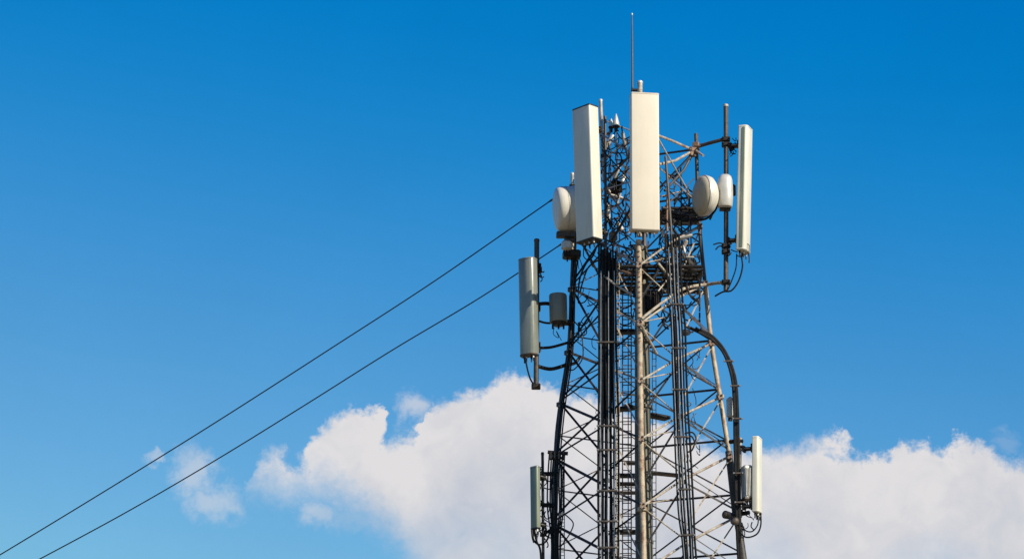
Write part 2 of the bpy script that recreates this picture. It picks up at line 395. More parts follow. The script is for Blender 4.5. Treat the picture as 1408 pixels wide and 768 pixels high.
# ring platforms (dark, seen almost edge-on)
def platform(x0, x1, y, Y, depth, h, label):
    a, b = P3(x0, y, Y), P3(x1, y, Y); c = (a + b) / 2; W = b.x - a.x
    o = thing('work_platform', c - Vector((0, 0, px(h))), label, 'platform', 'work platforms inside the tower')
    mb = MB()
    for k in range(7): mb.box(c + Vector((0, -depth / 2 + depth * k / 6, 0)), W, depth / 13, .03)
    for k in range(5): mb.box(c + Vector((-W / 2 + W * k / 4, 0, -.032)), .03, depth, .03)
    mb.build('grating', 'dark_steel', o)
    mb = MB()
    rim = [Vector((c.x + W / 2 * sx, c.y + depth / 2 * sy, c.z)) for sx, sy in ((-1, -.6), (-.6, -1), (.6, -1), (1, -.6), (1, .6), (.6, 1), (-.6, 1), (-1, .6), (-1, -.6))]
    mb.tube(rim, px(h), 8); mb.build('rim', 'dark_steel', o)
platform(838, 962, 384, YM - .2, 1.2, 3.0, 'dark grated platform ringing the tower just below the two tall panels')
platform(908, 962, 297, YM + .3, .7, 2.6, 'small dark grated platform beside the right dish near the tower top')

# ------------------------------------------------------------------ mounting poles and arms
def clampmesh(mb, c, r, yaw=0):
    mb.box(c, r * 3.0, r * 2.6, r * 1.6, yaw)
    for sx in (-1, 1):
        mb.tube([c + Vector((sx * r * 1.1, -r * 2.6, 0)), c + Vector((sx * r * 1.1, r * 2.6, 0))], r * .28, 6)
        mb.box(c + Vector((sx * r * 1.1, -r * 2.3, 0)), r * .7, r * .4, r * .7)
def mount(name, label, cat, polepts, rpx, Y, m='shaded_weathered_steel', arms=(), clamps=(), tip=None, group=None):
    pp = pts(polepts, Y); lowest = min(pp, key=lambda v: v.z)
    o = thing(name, lowest, label, cat, group)
    mb = MB(); mb.tube(smooth(pp, 5), px(rpx), 12); mb.build('pole', m, o)
    if tip:
        mb = MB(); c = max(pp, key=lambda v: v.z); mb.lathe([(-.01, px(rpx) * 1.12), (.02, px(rpx) * 1.12), (.03, px(rpx) * .8)], c, (0, 0, 1), 12); mb.build('cap', tip, o)
    for a, r, mm in arms:
        mb = MB(); mb.tube(smooth([P3(*q) for q in a], 6), px(r), 10); mb.build('arm', mm, o)
        for e in (a[0], a[-1]):
            pass
    for (x, y) in clamps:
        mb = MB(); clampmesh(mb, P3(x, y, Y), px(rpx) * 1.15); mb.build('clamp', 'dark_steel', o)
    return o
# upper right
mount('antenna_mount', 'upright pole holding the tall right panel, tied to the tower by two arms', 'pole mount', [(998, 146), (998.5, 280), (998, 399)], 3.3, 47.7, 'shaded_weathered_steel',
      arms=[([(957, 202, 47.95), (978, 196, 47.8), (997, 191, 47.7)], 2.6, 'shaded_weathered_steel'), ([(968, 392, 47.95), (984, 389, 47.8), (998, 388, 47.7)], 2.4, 'galvanised'),
            ([(926, 404, 47.2), (945, 395, 47.5), (970, 391, 47.9)], 2.2, 'galvanised')], clamps=[(998, 192), (998, 199), (998, 338), (998, 346), (998, 388)], tip='galvanised')
# mid left
mount('antenna_mount', 'slim upright pole behind the grey panel on the left, poking out above and below', 'pole mount', [(738, 331), (738, 430), (737, 532)], 3.6, 47.8, 'shaded_weathered_steel',
      arms=[([(738, 418, 47.8), (752, 417, 47.85), (765, 420, 47.9)], 2.6, 'dark_steel'), ([(738, 440, 47.8), (755, 444, 47.85), (785, 440, 48)], 1.5, 'dark_steel'),
            ([(738, 478, 47.8), (758, 477, 47.85), (783, 470, 48)], 2.0, 'dark_steel'), ([(736, 502, 47.8), (757, 507, 47.85), (779, 501, 48)], 2.6, 'dark_steel'),
            ([(779, 501, 48), (790, 499, 48), (797, 491, 48.05)], 2.2, 'dark_steel')],
      clamps=[(738, 366), (739, 371), (737, 424), (737, 474), (737, 531)], tip='shaded_weathered_steel')
# lower left
mount('antenna_mount', 'thin dark pole behind the small green-grey panel at lower left', 'pole mount', [(746, 624), (746.5, 700), (747, 775)], 2.0, 47.8, 'dark_steel',
      arms=[([(746, 651, 47.8), (756, 651, 47.9), (766, 650, 48)], 3.0, 'dark_steel'), ([(746, 694, 47.8), (756, 694, 47.9), (764, 695, 48)], 3.0, 'dark_steel'),
            ([(748, 734, 47.8), (758, 727, 47.9), (765, 722, 48)], 2.0, 'dark_steel')], clamps=[(746, 652), (746, 658), (746, 693), (746, 735)], tip='dark_steel')
# lower right
mount('antenna_mount', 'light upright pole between the right leg and the lower right white panel', 'pole mount', [(1018, 604), (1017, 680), (1018, 742)], 2.0, 47.7, 'galvanised',
      arms=[([(1004, 607, 47.9), (1012, 606, 47.8), (1020, 606, 47.7)], 3.0, 'dark_steel'), ([(1008, 706, 48), (1018, 706, 47.8), (1030, 704, 47.7)], 3.0, 'dark_steel')],
      clamps=[(1018, 606), (1018, 614), (1018, 702), (1018, 722)], tip='galvanised')
# short stubs at the very top
mount('antenna_mount', 'slender galvanised pole tip rising behind the tall left panel', 'pole', [(826, 139), (828, 190), (831, 250)], 2.4, 47.6, 'galvanised', clamps=[(829, 186), (830, 215)], tip='pale_metal')
mount('antenna_mount', 'short stub of pole poking up behind the top of the central panel', 'pole', [(880, 114), (880, 200), (879, 325)], 3.6, 47.1, 'galvanised', clamps=[(880, 160), (880, 290)], tip='pale_metal')
mount('antenna_mount', 'short lit pole stub above the drum dish at the left', 'pole', [(787, 240), (787, 290), (787, 352)], 2.4, 47.9, 'galvanised', clamps=[(787, 256), (787, 325)], tip='pale_metal')

# hub and struts at the upper right
hub = thing('strut_hub', P3(956, 216, 47.9), 'rusty joint where the upper right struts meet around a pole stub', 'bracket')
mb = MB()
for (x, y, a) in ((954, 206, .2), (957, 199, -.3), (952, 212, .5)): mb.box(P3(x, y, 47.88), px(9), .07, px(7), a)
mb.build('bracket_plate', 'rusty_steel', hub)
for (x, y) in ((950, 202), (960, 208), (955, 213), (962, 200)): MB().tube([P3(x, y, 47.78), P3(x + 1, y, 48.0)], px(1.1), 6).build('bolt', 'bolt', hub)
for a, r, m in [([(904, 186, 47.2), (925, 194, 47.5), (952, 206, 47.9)], 1.9, 'galvanised'), ([(904, 189, 47.2), (948, 266, 47.9)], 1.2, 'galvanised'),
                ([(906, 226, 47.3), (928, 221, 47.6), (952, 208, 47.9)], 1.9, 'galvanised'), ([(952, 212, 47.9), (940, 234, 47.8), (914, 262, 47.4)], 1.9, 'shaded_weathered_steel'),
                ([(955, 206, 47.9), (967, 214, 47.6)], 1.6, 'galvanised'), ([(905, 262, 47.3), (932, 233, 47.7), (952, 212, 47.9)], 1.1, 'dark_steel'),
                ([(918, 252, 47.5), (917, 300, 47.5), (918, 332, 47.5)], 1.6, 'rusty_steel')]:
    mb = MB(); mb.tube([P3(*q) for q in a], px(r), 8); mb.build('strut', m, hub)

# top section of the lattice: dense short braces
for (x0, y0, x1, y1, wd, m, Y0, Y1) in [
    (822, 182, 868, 211, 2.6, 'galvanised', 47.3, 46.9), (822, 225, 868, 190, 2.0, 'dark_steel', 47.6, 47.9), (828, 206, 868, 250, 2.0, 'dark_steel', 47.3, 47.0), (868, 212, 834, 248, 2.2, 'shaded_weathered_steel', 47.0, 47.4),
    (828, 262, 868, 250, 2.2, 'galvanised', 47.4, 47.0), (834, 262, 868, 306, 2.4, 'dark_steel', 47.4, 47.0), (868, 285, 842, 330, 3.0, 'dark_steel', 47.0, 47.3), (828, 300, 868, 268, 1.6, 'shaded_weathered_steel', 47.8, 47.9),
    (828, 328, 868, 345, 2.6, 'dark_steel', 47.4, 47.0), (826, 345, 868, 322, 2.0, 'shaded_weathered_steel', 47.8, 47.5), (848, 170, 852, 330, 1.8, 'shaded_weathered_steel', 48.2, 48.2), (862, 190, 860, 330, 1.6, 'dark_steel', 48.3, 48.3),
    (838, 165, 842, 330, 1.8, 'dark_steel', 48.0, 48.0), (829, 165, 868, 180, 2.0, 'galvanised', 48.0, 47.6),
    (908, 232, 952, 272, 1.6, 'galvanised', 47.4, 47.9), (908, 250, 950, 292, 2.0, 'dark_steel', 47.4, 48), (906, 292, 955, 245, 1.7, 'shaded_weathered_steel', 47.4, 48), (908, 318, 956, 262, 1.8, 'dark_steel', 47.4, 48),
    (912, 296, 956, 358, 2.0, 'dark_steel', 47.4, 48), (954, 306, 912, 344, 2.2, 'shaded_weathered_steel', 48, 47.4), (912, 330, 968, 392, 2.2, 'shaded_weathered_steel', 47.3, 48), (925, 330, 962, 310, 1.6, 'dark_steel', 47.8, 48.4),
    (910, 285, 958, 299, 2.2, 'shaded_weathered_steel', 47.4, 48.0), (908, 270, 940, 262, 1.7, 'galvanised', 47.4, 48.0), (936, 230, 938, 395, 2.0, 'dark_steel', 48.3, 48.3), (927, 240, 928, 395, 1.6, 'shaded_weathered_steel', 48.5, 48.5),
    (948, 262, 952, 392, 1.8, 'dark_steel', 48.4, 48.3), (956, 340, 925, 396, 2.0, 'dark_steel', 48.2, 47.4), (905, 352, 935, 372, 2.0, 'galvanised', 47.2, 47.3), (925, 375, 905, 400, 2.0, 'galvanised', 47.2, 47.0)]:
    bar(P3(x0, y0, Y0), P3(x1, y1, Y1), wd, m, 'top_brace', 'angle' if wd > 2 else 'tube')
rn_ = random.Random(12)
for (x0, x1, y0, y1, n) in ((830, 867, 180, 340, 16), (908, 946, 240, 380, 10), (842, 930, 345, 410, 10)):
    for k in range(n):
        xa, ya = rn_.uniform(x0, x1), rn_.uniform(y0, y1); xb, yb = xa + rn_.uniform(-18, 18), ya + rn_.uniform(-26, 26)
        bar(P3(xa, ya, rn_.uniform(47.4, 48.2)), P3(min(max(xb, x0), x1), min(max(yb, y0), y1), rn_.uniform(47.4, 48.2)), rn_.uniform(1.6, 3.2), rn_.choice(['dark_steel', 'dark_steel', 'shaded_weathered_steel', 'galvanised']), 'top_brace' if k < 12 else 'bracket_arm', 'angle')
# bright bent braces under the central panels
for a, r, m in [([(826, 376, 47.1), (848, 392, 46.95), (868, 404, 46.8)], 1.7, 'galvanised'), ([(905, 362, 47.0), (920, 380, 47.1), (933, 398, 47.2)], 1.7, 'galvanised'),
                ([(882, 438, 46.6), (905, 420, 46.9), (932, 400, 47.2)], 2.0, 'galvanised'), ([(882, 447, 46.6), (893, 468, 46.8), (903, 486, 47.0)], 1.9, 'galvanised'),
                ([(856, 432, 47.0), (868, 438, 46.8), (878, 446, 46.6)], 1.4, 'galvanised'), ([(838, 374, 47.3), (852, 372, 47.1), (868, 377, 46.9)], 1.8, 'rusty_steel')]:
    mb = MB(); mb.tube(smooth([P3(*q) for q in a], 5), px(r), 8); mb.build('bent_brace', m, T)

# ------------------------------------------------------------------ panel antennas
def panel(label, top, bot, Y, wpx, d, yaw, m, capm='black_plastic', rf=.25, rb=.1, conn=4, group='panel antennas on the tower', tilt=0, brk=None, front_bow=0, dirtlip=None, strip=False):
    """top, bot: photograph pixels of the middle of the front; wpx width (pixels face-on); d depth in metres"""
    a, b = P3(*bot, Y), P3(*top, Y + tilt); W = px(wpx); up = (b - a).normalized()
    f = Vector((math.sin(yaw), -math.cos(yaw), 0)); f = (f - up * f.dot(up)).normalized(); s = up.cross(f) * 1; s = -s if s.x * math.cos(yaw) < 0 else s
    o = thing('panel_antenna', a, label, 'antenna', group)
    def prof(sc=1., ins=0.):
        out = []; hw = W / 2 - ins; dd = d / 2 - ins
        for cx, cy, r, a0 in ((1, 1, rf, 0), (-1, 1, rf, 90), (-1, -1, rb, 180), (1, -1, rb, 270)):
            r = max(.004, r * min(W, d) - ins)
            for k in range(6):
                q = R(a0 + 90 * k / 5); x = cx * (hw - r) + r * math.cos(q); y = cy * (dd - r) + r * math.sin(q)
                if cy > 0: y += front_bow * (1 - (x / hw) ** 2)
                out.append((x, y))
        return out
    def loft(levels):
        mb = MB(); v = []; n = None
        for t, ins in levels:
            pr = prof(1, ins); n = len(pr); c = a.lerp(b, t); v += [c + s * x + f * (y - d / 2) for x, y in pr]
        F = []
        for i in range(len(levels) - 1):
            for k in range(n): F.append((i * n + k, i * n + (k + 1) % n, (i + 1) * n + (k + 1) % n, (i + 1) * n + k))
        F.append(tuple(range(n))[::-1]); F.append(tuple((len(levels) - 1) * n + k for k in range(n)))
        mb.add(v, F); return mb
    H = (b - a).length; e = .012 / H
    loft([(e * 2, .001), (e * 2.4, 0), (.33, 0), (.66, 0), (1 - e * 2.4, 0), (1 - e * 2, .001)]).build('radome', m, o)
    loft([(0, .008), (e, -.003), (e * 2.02, -.003)]).build('end_cap', capm, o)
    loft([(1 - e * 2.02, -.003), (1 - e, -.003), (1, .006)]).build('end_cap', capm if dirtlip is None else dirtlip, o)
    if strip:                                    # coloured moulding down the side nearest the viewer
        sg = -1 if s.y > 0 else 1
        p0 = a + s * sg * (W / 2 + .001) - f * (d * .36); v = []
        for t in (.02, .98):
            c = p0 + (b - a) * t
            v += [c - f * .022, c + f * .022, c + f * .018 + s * sg * .008, c - f * .018 + s * sg * .008]
        MB().add(v, [(0, 1, 5, 4), (1, 2, 6, 5), (2, 3, 7, 6), (3, 0, 4, 7), (3, 2, 1, 0), (4, 5, 6, 7)]).build('side_moulding', 'radome_green', o)
    for k in range(conn):
        c = a + s * (W * .32 * (2 * k / (conn - 1) - 1) if conn > 1 else 0) - f * d * (.35 if k % 2 else .65)
        cn = MB().tube([c, c - up * .035], .014, 8).build('connector', 'pale_metal' if k % 2 else 'cable', o)
        MB().tube([c - up * .03, c - up * .085], .010, 8).build('cable_boot', 'cable', cn)
    for t in (brk or (.1, .86)):
        c = a.lerp(b, t) - f * (d + .05); mb = MB()
        yw = math.atan2(s.y, s.x)
        mb.box(c + f * .03, W * .55, .03, .13, yw); mb.box(c - f * .03, W * .3, .12, .05, yw); mb.box(c - f * .1, W * .45, .04, .09, yw)
        bk = mb.build('bracket', 'dark_steel', o)
        for sx in (-1, 1): MB().tube([c + s * sx * W * .18, c + s * sx * W * .18 - f * .16], .008, 6).build('bolt', 'bolt', bk)
    return o, a, b
panel('tall grey-white panel at the upper left of the tower, its narrow side catching the sun', (798, 146), (804, 331), 46.5, 33, .20, R(-45), 'radome_white', rf=.12, rb=.12, tilt=-.0, conn=6)
panel('tall cream panel mounted upright at the centre top of the tower, facing the viewer', (887, 127), (888, 316), 46.45, 38, .17, R(7), 'radome_cream', capm='radome_seam', rf=.10, rb=.05, conn=6)
panel('tall white panel seen edge-on at the upper right beside its pole', (1031, 175), (1027.5, 346), 47.6, 25, .135, R(67), 'radome_white', strip=True, capm='radome_white', rf=.34, rb=.12, conn=4, front_bow=.02)
panel('glossy grey-green panel standing out to the left of the tower at mid height', (721.5, 354), (724, 488), 47.55, 25, .14, R(-30), 'radome_grey', capm='shaded_weathered_steel', rf=.45, rb=.1, conn=4, front_bow=.02, dirtlip='radome_grey')
panel('narrow green-grey panel with a pale lower end at the lower left of the tower', (733, 640), (734, 727), 47.55, 13, .075, R(-42), 'radome_green', rf=.3, rb=.15, conn=2, dirtlip='radome_grey')
panel('thin white panel seen edge-on at the lower right of the tower above the clouds', (1046, 601), (1046, 705), 47.6, 20, .10, R(70), 'radome_white', capm='radome_white', rf=.4, rb=.1, conn=4)

# ------------------------------------------------------------------ dishes
def brace_clamp(o, x, y, Y, r=3):
    mb = MB(); clampmesh(mb, P3(x, y, Y), px(r)); mb.build('clamp', 'dark_steel', o)
c = P3(779, 287, 47.55); ax = Vector((-.985, -.14, -.08)).normalized()
dr = thing('drum_dish', P3(780, 320, 47.6), 'white drum-shaped microwave dish facing left beside the tall left panel', 'dish antenna', 'microwave dishes on the tower')
Rr = px(31)
MB().lathe([(.0, Rr), (.06, Rr), (.10, Rr * .985), (.13, Rr * .95), (.15, Rr * .88), (.163, Rr * .75), (.17, Rr * .5), (.173, Rr * .25), (.174, 0)], c + ax * .005, ax, 48).build('radome', 'dish_white', dr)
MB().lathe([(-.24, Rr * .72), (-.18, Rr * .92), (-.12, Rr * .985), (.0, Rr * 1.0), (.018, Rr * 1.0)], c, ax, 48).build('shroud', 'dish_white', dr)
MB().lathe([(-.13, Rr * .98), (-.13, Rr * 1.015), (-.105, Rr * 1.015), (-.105, Rr * .99)], c, ax, 48).build('rim_band', 'pale_metal', dr)
MB().lathe([(-.42, .06), (-.34, .07), (-.33, .14), (-.25, Rr * .6), (-.235, Rr * .71)], c, ax, 24).build('back_cone', 'pale_metal', dr)
mb = MB(); mb.box(P3(778, 323, 47.6), px(26), .12, px(8), .1); mb.box(P3(783, 330, 47.65), px(14), .1, px(6), .1); mb.build('cradle', 'shaded_weathered_steel', dr)
MB().tube([P3(786, 312, 47.7), P3(786, 333, 47.7)], px(2.6), 10).build('pivot', 'rusty_steel', dr)
brace_clamp(dr, 788, 300, 47.8)

c = P3(966, 269, 47.4); ax = Vector((-.93, -.36, -.03)).normalized()
d2 = thing('round_dish', P3(968, 298, 47.6), 'round dish facing left beside the upper right pole stub, its shaded face coloured dark beige', 'dish antenna', 'microwave dishes on the tower')
Rr = px(28)
MB().lathe([(.0, Rr * .985), (.03, Rr * .96), (.06, Rr * .85), (.085, Rr * .6), (.098, Rr * .3), (.10, 0)], c, ax, 48).build('radome', 'dish_shade', d2)
MB().lathe([(-.19, Rr * .55), (-.15, Rr * .78), (-.10, Rr * .95), (-.05, Rr), (.004, Rr)], c, ax, 48).build('shroud', 'dish_white', d2)
MB().lathe([(-.02, Rr), (-.02, Rr * 1.02), (.008, Rr * 1.02), (.008, Rr)], c, ax, 48).build('rim_band', 'pale_metal', d2)
MB().lathe([(-.36, .06), (-.27, .07), (-.2, Rr * .4), (-.188, Rr * .54)], c, ax, 24).build('feed_housing', 'shaded_weathered_steel', d2)
MB().tube([P3(962, 300, 47.9), P3(972, 296, 47.6), P3(980, 280, 47.6)], px(2), 8).build('support_arm', 'dark_steel', d2)
MB().tube([P3(982, 262, 47.7), P3(984, 285, 47.7), P3(976, 302, 47.8)], px(1.4), 8).build('support_arm', 'dark_steel', d2)

def roundunit(name, label, cat, x0, x1, y0, y1, Y, d, yaw, m, bev=.35, ribs=0, bottomm=None, group=None, lip=None):
    a = P3((x0 + x1) / 2, y1, Y); b = P3((x0 + x1) / 2, y0, Y); o = thing(name, a, label, cat, group)
    MB().box((a + b) / 2, px(x1 - x0), d, (b - a).length, yaw, 0, bev).build('housing', m, o)
    if ribs:
        mb = MB()
        for k in range(ribs):
            t = -.4 + .8 * k / (ribs - 1); cc = (a + b) / 2 + Vector((math.cos(yaw), math.sin(yaw), 0)) * px(x1 - x0) * t - Vector((-math.sin(yaw), math.cos(yaw), 0)) * (d / 2 + .012)
            mb.box(cc, .006, .03, (b - a).length * .8, yaw)
        mb.build('cooling_fins', m, o)
    for k in range(3):
        cc = a + Vector((px((x1 - x0) * (.25 * k - .25)), 0, 0)); MB().tube([cc, cc - Vector((0, 0, .05))], .011, 8).build('connector', 'cable', o)
    if bottomm:
        MB().box(a + Vector((0, 0, px(2))), px(x1 - x0) * 1.04, d * 1.04, px(4), yaw, 0, .2).build('end_cap', bottomm, o)
    return o
# rounded unit between dish and right pole: ribbed-edge shell
o = thing('rounded_antenna', P3(996, 288, 47.4), 'small rounded white antenna shell strapped to the upper right pole next to the round dish', 'antenna', 'small units on the tower')
a, b = P3(997, 286, 47.45), P3(997, 240, 47.45); up = (b - a); W = px(10.5)
lv = []; v = []; F = []; n = 20
for t, sc in ((0, .7), (.02, .88), (.08, .98), (.3, 1.04), (.6, 1.03), (.82, .95), (.92, .8), (.975, .55), (1, .2)):
    cc = a + up * t
    for k in range(n):
        q = 2 * math.pi * k / n; e = 2.6; cx = abs(math.cos(q)) ** (2 / e) * (1 if math.cos(q) > 0 else -1); cy = abs(math.sin(q)) ** (2 / e) * (1 if math.sin(q) > 0 else -1)
        v.append(cc + Vector((cx * W * sc, cy * W * 1.1 * sc, 0)))
for i in range(8):
    for k in range(n): F.append((i * n + k, i * n + (k + 1) % n, (i + 1) * n + (k + 1) % n, (i + 1) * n + k))
F.append(tuple(range(n))[::-1]); F.append(tuple(8 * n + k for k in range(n)))
MB().add(v, F).build('radome', 'pale_metal', o)
MB().box(P3(997, 287, 47.5), px(15), .16, px(3)).build('base_plate', 'dark_steel', o)
mb = MB(); clampmesh(mb, P3(1006, 256, 47.62), px(2.6)); mb.box(P3(1009, 262, 47.62), px(5), .07, px(14)); mb.build('bracket', 'dark_steel', o)

# grey canister on the left
c0_, c1_ = P3(768, 443, 47.75), P3(767, 405, 47.75)
o = thing('canister_antenna', P3(767, 449, 47.75), 'grey-olive cylindrical canister between the left panel and the tower leg', 'antenna', 'small units on the tower')
h = (c1_ - c0_).length; rr_ = px(12.3)
MB().lathe([(0, rr_ * .96), (.01, rr_), (h * .5, rr_), (h - .02, rr_), (h, rr_ * .93), (h + .012, rr_ * .5), (h + .014, 0)], c0_, c1_ - c0_, 40).build('housing', 'canister', o)
MB().lathe([(-.055, rr_ * .45), (-.05, rr_ * .62), (-.015, rr_ * .8), (0, rr_ * .9)], c0_, c1_ - c0_, 24).build('base', 'black_plastic', o)
mb = MB(); mb.box(P3(784, 424, 47.85), px(3), .1, px(36)); mb.box(P3(779, 444, 47.85), px(10), .1, px(5)); mb.build('bracket', 'dark_steel', o)
for x in (760, 768, 775): MB().tube([P3(x, 446, 47.7), P3(x, 452, 47.7)], px(1.3), 8).build('connector', 'cable', o)

roundunit('radio_unit', 'small white box below the drum dish at the upper left', 'radio unit', 772, 786, 331, 344, 47.5, .14, .15, 'pale_metal', .2, 0, None, 'radio units')
roundunit('radio_unit', 'dark box with fittings just beneath the small white box under the drum dish', 'radio unit', 774, 798, 345, 355, 47.7, .2, .1, 'dark_steel', .15, 0, None, 'radio units')
roundunit('radio_unit', 'pale upright box between the light pole and the lower right white panel', 'radio unit', 1021, 1034, 640, 688, 47.65, .16, .3, 'pale_metal', .12, 6, 'shaded_weathered_steel', 'radio units')
roundunit('radio_unit', 'small pale box on the right leg inside the big cable bend', 'radio unit', 1000, 1008, 546, 574, 47.8, .12, .35, 'pale_metal', .25, 0, None, 'radio units')
roundunit('radio_unit', 'dark box inside the tower head left of the central panel, upper of two', 'radio unit', 838, 852, 250, 266, 47.8, .2, .4, 'dark_steel', .12, 5, None, 'radio units')
roundunit('radio_unit', 'pinkish weathered box inside the tower head left of the central panel, lower of two', 'radio unit', 838, 848, 318, 332, 47.5, .12, .3, 'rusty_steel', .2, 0, None, 'radio units')
roundunit('radio_unit', 'dark finned box on the ring platform right of the front leg', 'radio unit', 912, 930, 362, 382, 47.8, .2, .3, 'dark_steel', .12, 7, None, 'radio units')
roundunit('radio_unit', 'dark finned box at the right end of the ring platform', 'radio unit', 940, 958, 358, 380, 47.9, .2, -.2, 'dark_steel', .12, 7, None, 'radio units')
roundunit('radio_unit', 'black box hanging under the ring platform right of the front leg', 'radio unit', 888, 906, 402, 428, 47.6, .25, .3, 'dark_steel', .12, 6, None, 'radio units')

# conical lightning tips and rods
def cone(label, x, y0, y1, rpx, Y, m):
    a = P3(x, y1, Y); o = thing('cone_antenna', a, label, 'antenna', 'small cone antennas at the tower head')
    h = (P3(x, y0, Y) - a).length
    MB().lathe([(0, px(rpx) * .8), (.02, px(rpx)), (h * .35, px(rpx) * .9), (h * .7, px(rpx) * .5), (h * .95, px(rpx) * .15), (h, .002)], a, (0.02, 0, 1), 20).build('radome', m, o)
    MB().lathe([(-px(6), px(rpx) * .5), (-.01, px(rpx) * .55), (0, px(rpx) * 1.05), (.02, px(rpx) * 1.05)], a, (0, 0, 1), 16).build('base', 'dark_steel', o)
cone('pointed white cone at the tower head, the taller of two beside the central panel', 847, 156, 175, 4.8, 47.0, 'pale_metal')
cone('pointed white cone at the tower head, the shorter of two nearer the left panel', 840.5, 163, 176, 3.8, 47.1, 'dish_white')
o = thing('lightning_rod', P3(869, 124, 46.9), 'thin lightning rod rising above the central panel into the sky', 'lightning rod')
MB().tube([P3(869.5, 124, 46.9), P3(869.3, 60, 46.9), P3(869, 19, 46.9)], [px(1.5), px(1.2), px(.75)], 8).build('rod', 'shaded_weathered_steel', o)
MB().lathe([(-.02, .01), (0, .014), (.012, .01)], P3(869, 19.5, 46.9), (0, 0, 1), 10).build('tip', 'pale_metal', o)
mb = MB(); mb.box(P3(872, 124, 46.9), px(9), .05, px(3)); mb.tube([P3(869.5, 121, 46.9), P3(869.5, 180, 46.9)], px(1.6), 8); mb.build('socket', 'dark_steel', o)

rq = random.Random(21)
for k in range(16):  # added pale fittings that imitate reflections among the jumpers
    x0, x1, y0, y1 = (831, 865, 190, 335) if k < 10 else (910, 946, 300, 372)
    c = P3(rq.uniform(x0, x1), rq.uniform(y0, y1), rq.uniform(47.3, 47.8))
    o = thing('glint_fitting', c, 'small pale fitting added as a reflection among the black jumpers left of the central panel' if k < 10 else 'small pale fitting added as a reflection among the black jumpers below the right dish', 'added glint',
              'added reflections left of the central panel' if k < 10 else 'added reflections below the right dish')
    d_ = Vector((rq.uniform(-1, 1), rq.uniform(-.3, .3), rq.uniform(-1.5, 1.5))).normalized(); ln = rq.uniform(.06, .13); rr2 = rq.uniform(.016, .034)
    MB().lathe([(-ln, rr2 * .5), (-ln * .8, rr2), (ln * .8, rr2), (ln, rr2 * .5)], c, d_, 10).build('sleeve', rq.choice(['pale_metal', 'dish_white', 'rusty_steel', 'galvanised']), o)
    for sg in (-1, 1): MB().tube([c + d_ * sg * ln, c + d_ * sg * (ln + .06), c + d_ * sg * (ln + .12) + Vector((.02, 0, -.04))], rr2 * .4, 6).build('cable_boot', 'cable', o)

# round lamps / cameras
def drum(name, label, cat, x, y, rpx, Y, ax, ln, m):
    c = P3(x, y, Y); o = thing(name, c, label, cat, 'round dark fittings on the tower'); r = px(rpx)
    MB().lathe([(-ln, r * .6), (-ln * .8, r * .9), (0, r), (.02, r), (.025, r * .9)], c, ax, 20).build('housing', m, o)
    MB().lathe([(.022, r * .85), (.035, r * .6), (.04, 0)], c, ax, 20).build('lens', 'shaded_weathered_steel', o)
    MB().tube([c - Vector(ax).normalized() * ln * .6, c - Vector(ax).normalized() * ln * .6 + Vector((px(8), .05, px(2)))], px(1.2), 6).build('bracket', 'dark_steel', o)
drum('round_lamp', 'round dark fitting on the right face of the tower above the cable bend', 'lamp', 942, 457, 4.6, 47.4, (-.5, -.8, -.3), .12, 'black_plastic')
drum('round_lamp', 'round dark fitting low on the right leg, facing left', 'lamp', 998, 707, 5.5, 47.7, (-.7, -.7, 0), .1, 'black_plastic')
drum('round_lamp', 'round dark fitting low on the right leg, set just under the cable clamp', 'lamp', 1011, 716, 5.5, 47.6, (.2, -.95, -.2), .1, 'black_plastic')

# ------------------------------------------------------------------ cable ladder, climbing ladder
def ladder(label, name, xs, y0, y1, Y, step, rr, mr, hoops=False):
    a = P3((xs[0] + xs[1]) / 2, y1, Y); o = thing(name, a, label, 'ladder')
    xf = (lambda x, y: x + (lerp(LEG['B2'], y) - 935) * 0)
    for x in xs: MB().tube([P3(x, y0, Y), P3(x, y1, Y)], px(rr), 6).build('rail', mr, o)
    y = y0 + 3; k = 0
    while y < y1 and k < 95:
        MB().tube([P3(xs[0], y, Y), P3(xs[1], y, Y)], px(rr * .8), 6, False).build('rung', mr, o)
        y += step; k += 1
    if hoops:
        y = y0 + 8; k = 0; r = .30
        while y < y1 and k < 60:
            c = P3((xs[0] + xs[1]) / 2, y, Y); mb = MB()
            mb.tube([c + Vector((r * math.sin(q) * .78, -r * .1 - r * (1 + math.cos(q)) * .55 + .0, 0)) for q in [R(-150 + 300 * j / 14) for j in range(15)]], px(.75), 6)
            mb.build('hoop', mr, o); y += hoops; k += 1
        mb = MB()
        for dx, dy in ((-.2, -.35), (.2, -.35), (0, -.6)):
            mb.tube([P3((xs[0] + xs[1]) / 2, y0, Y) + Vector((dx, dy, 0)), P3((xs[0] + xs[1]) / 2, y1, Y) + Vector((dx, dy, 0))], px(.7), 6)
        mb.build('cage_bars', mr, o)
    return o
ladder('caged climbing ladder inside the tower, seen between the left cable bundle and the front leg', 'caged_ladder', (856, 868), 400, 800, 48.5, 9, .9, 'shaded_weathered_steel', 18)
ladder('narrow cable ladder along the right edge of the thick left cable bundle', 'cable_ladder', (847.5, 851.5), 340, 800, 47.15, 5.2, .65, 'galvanised')
ladder('narrow ladder strip beside the lower left cable cluster', 'cable_ladder', (771, 776), 640, 790, 47.8, 5, .6, 'dark_steel')
ladder('slim rung strip just right of the grey mast', 'cable_ladder', (897, 902), 480, 800, 48.6, 10, .6, 'shaded_weathered_steel')

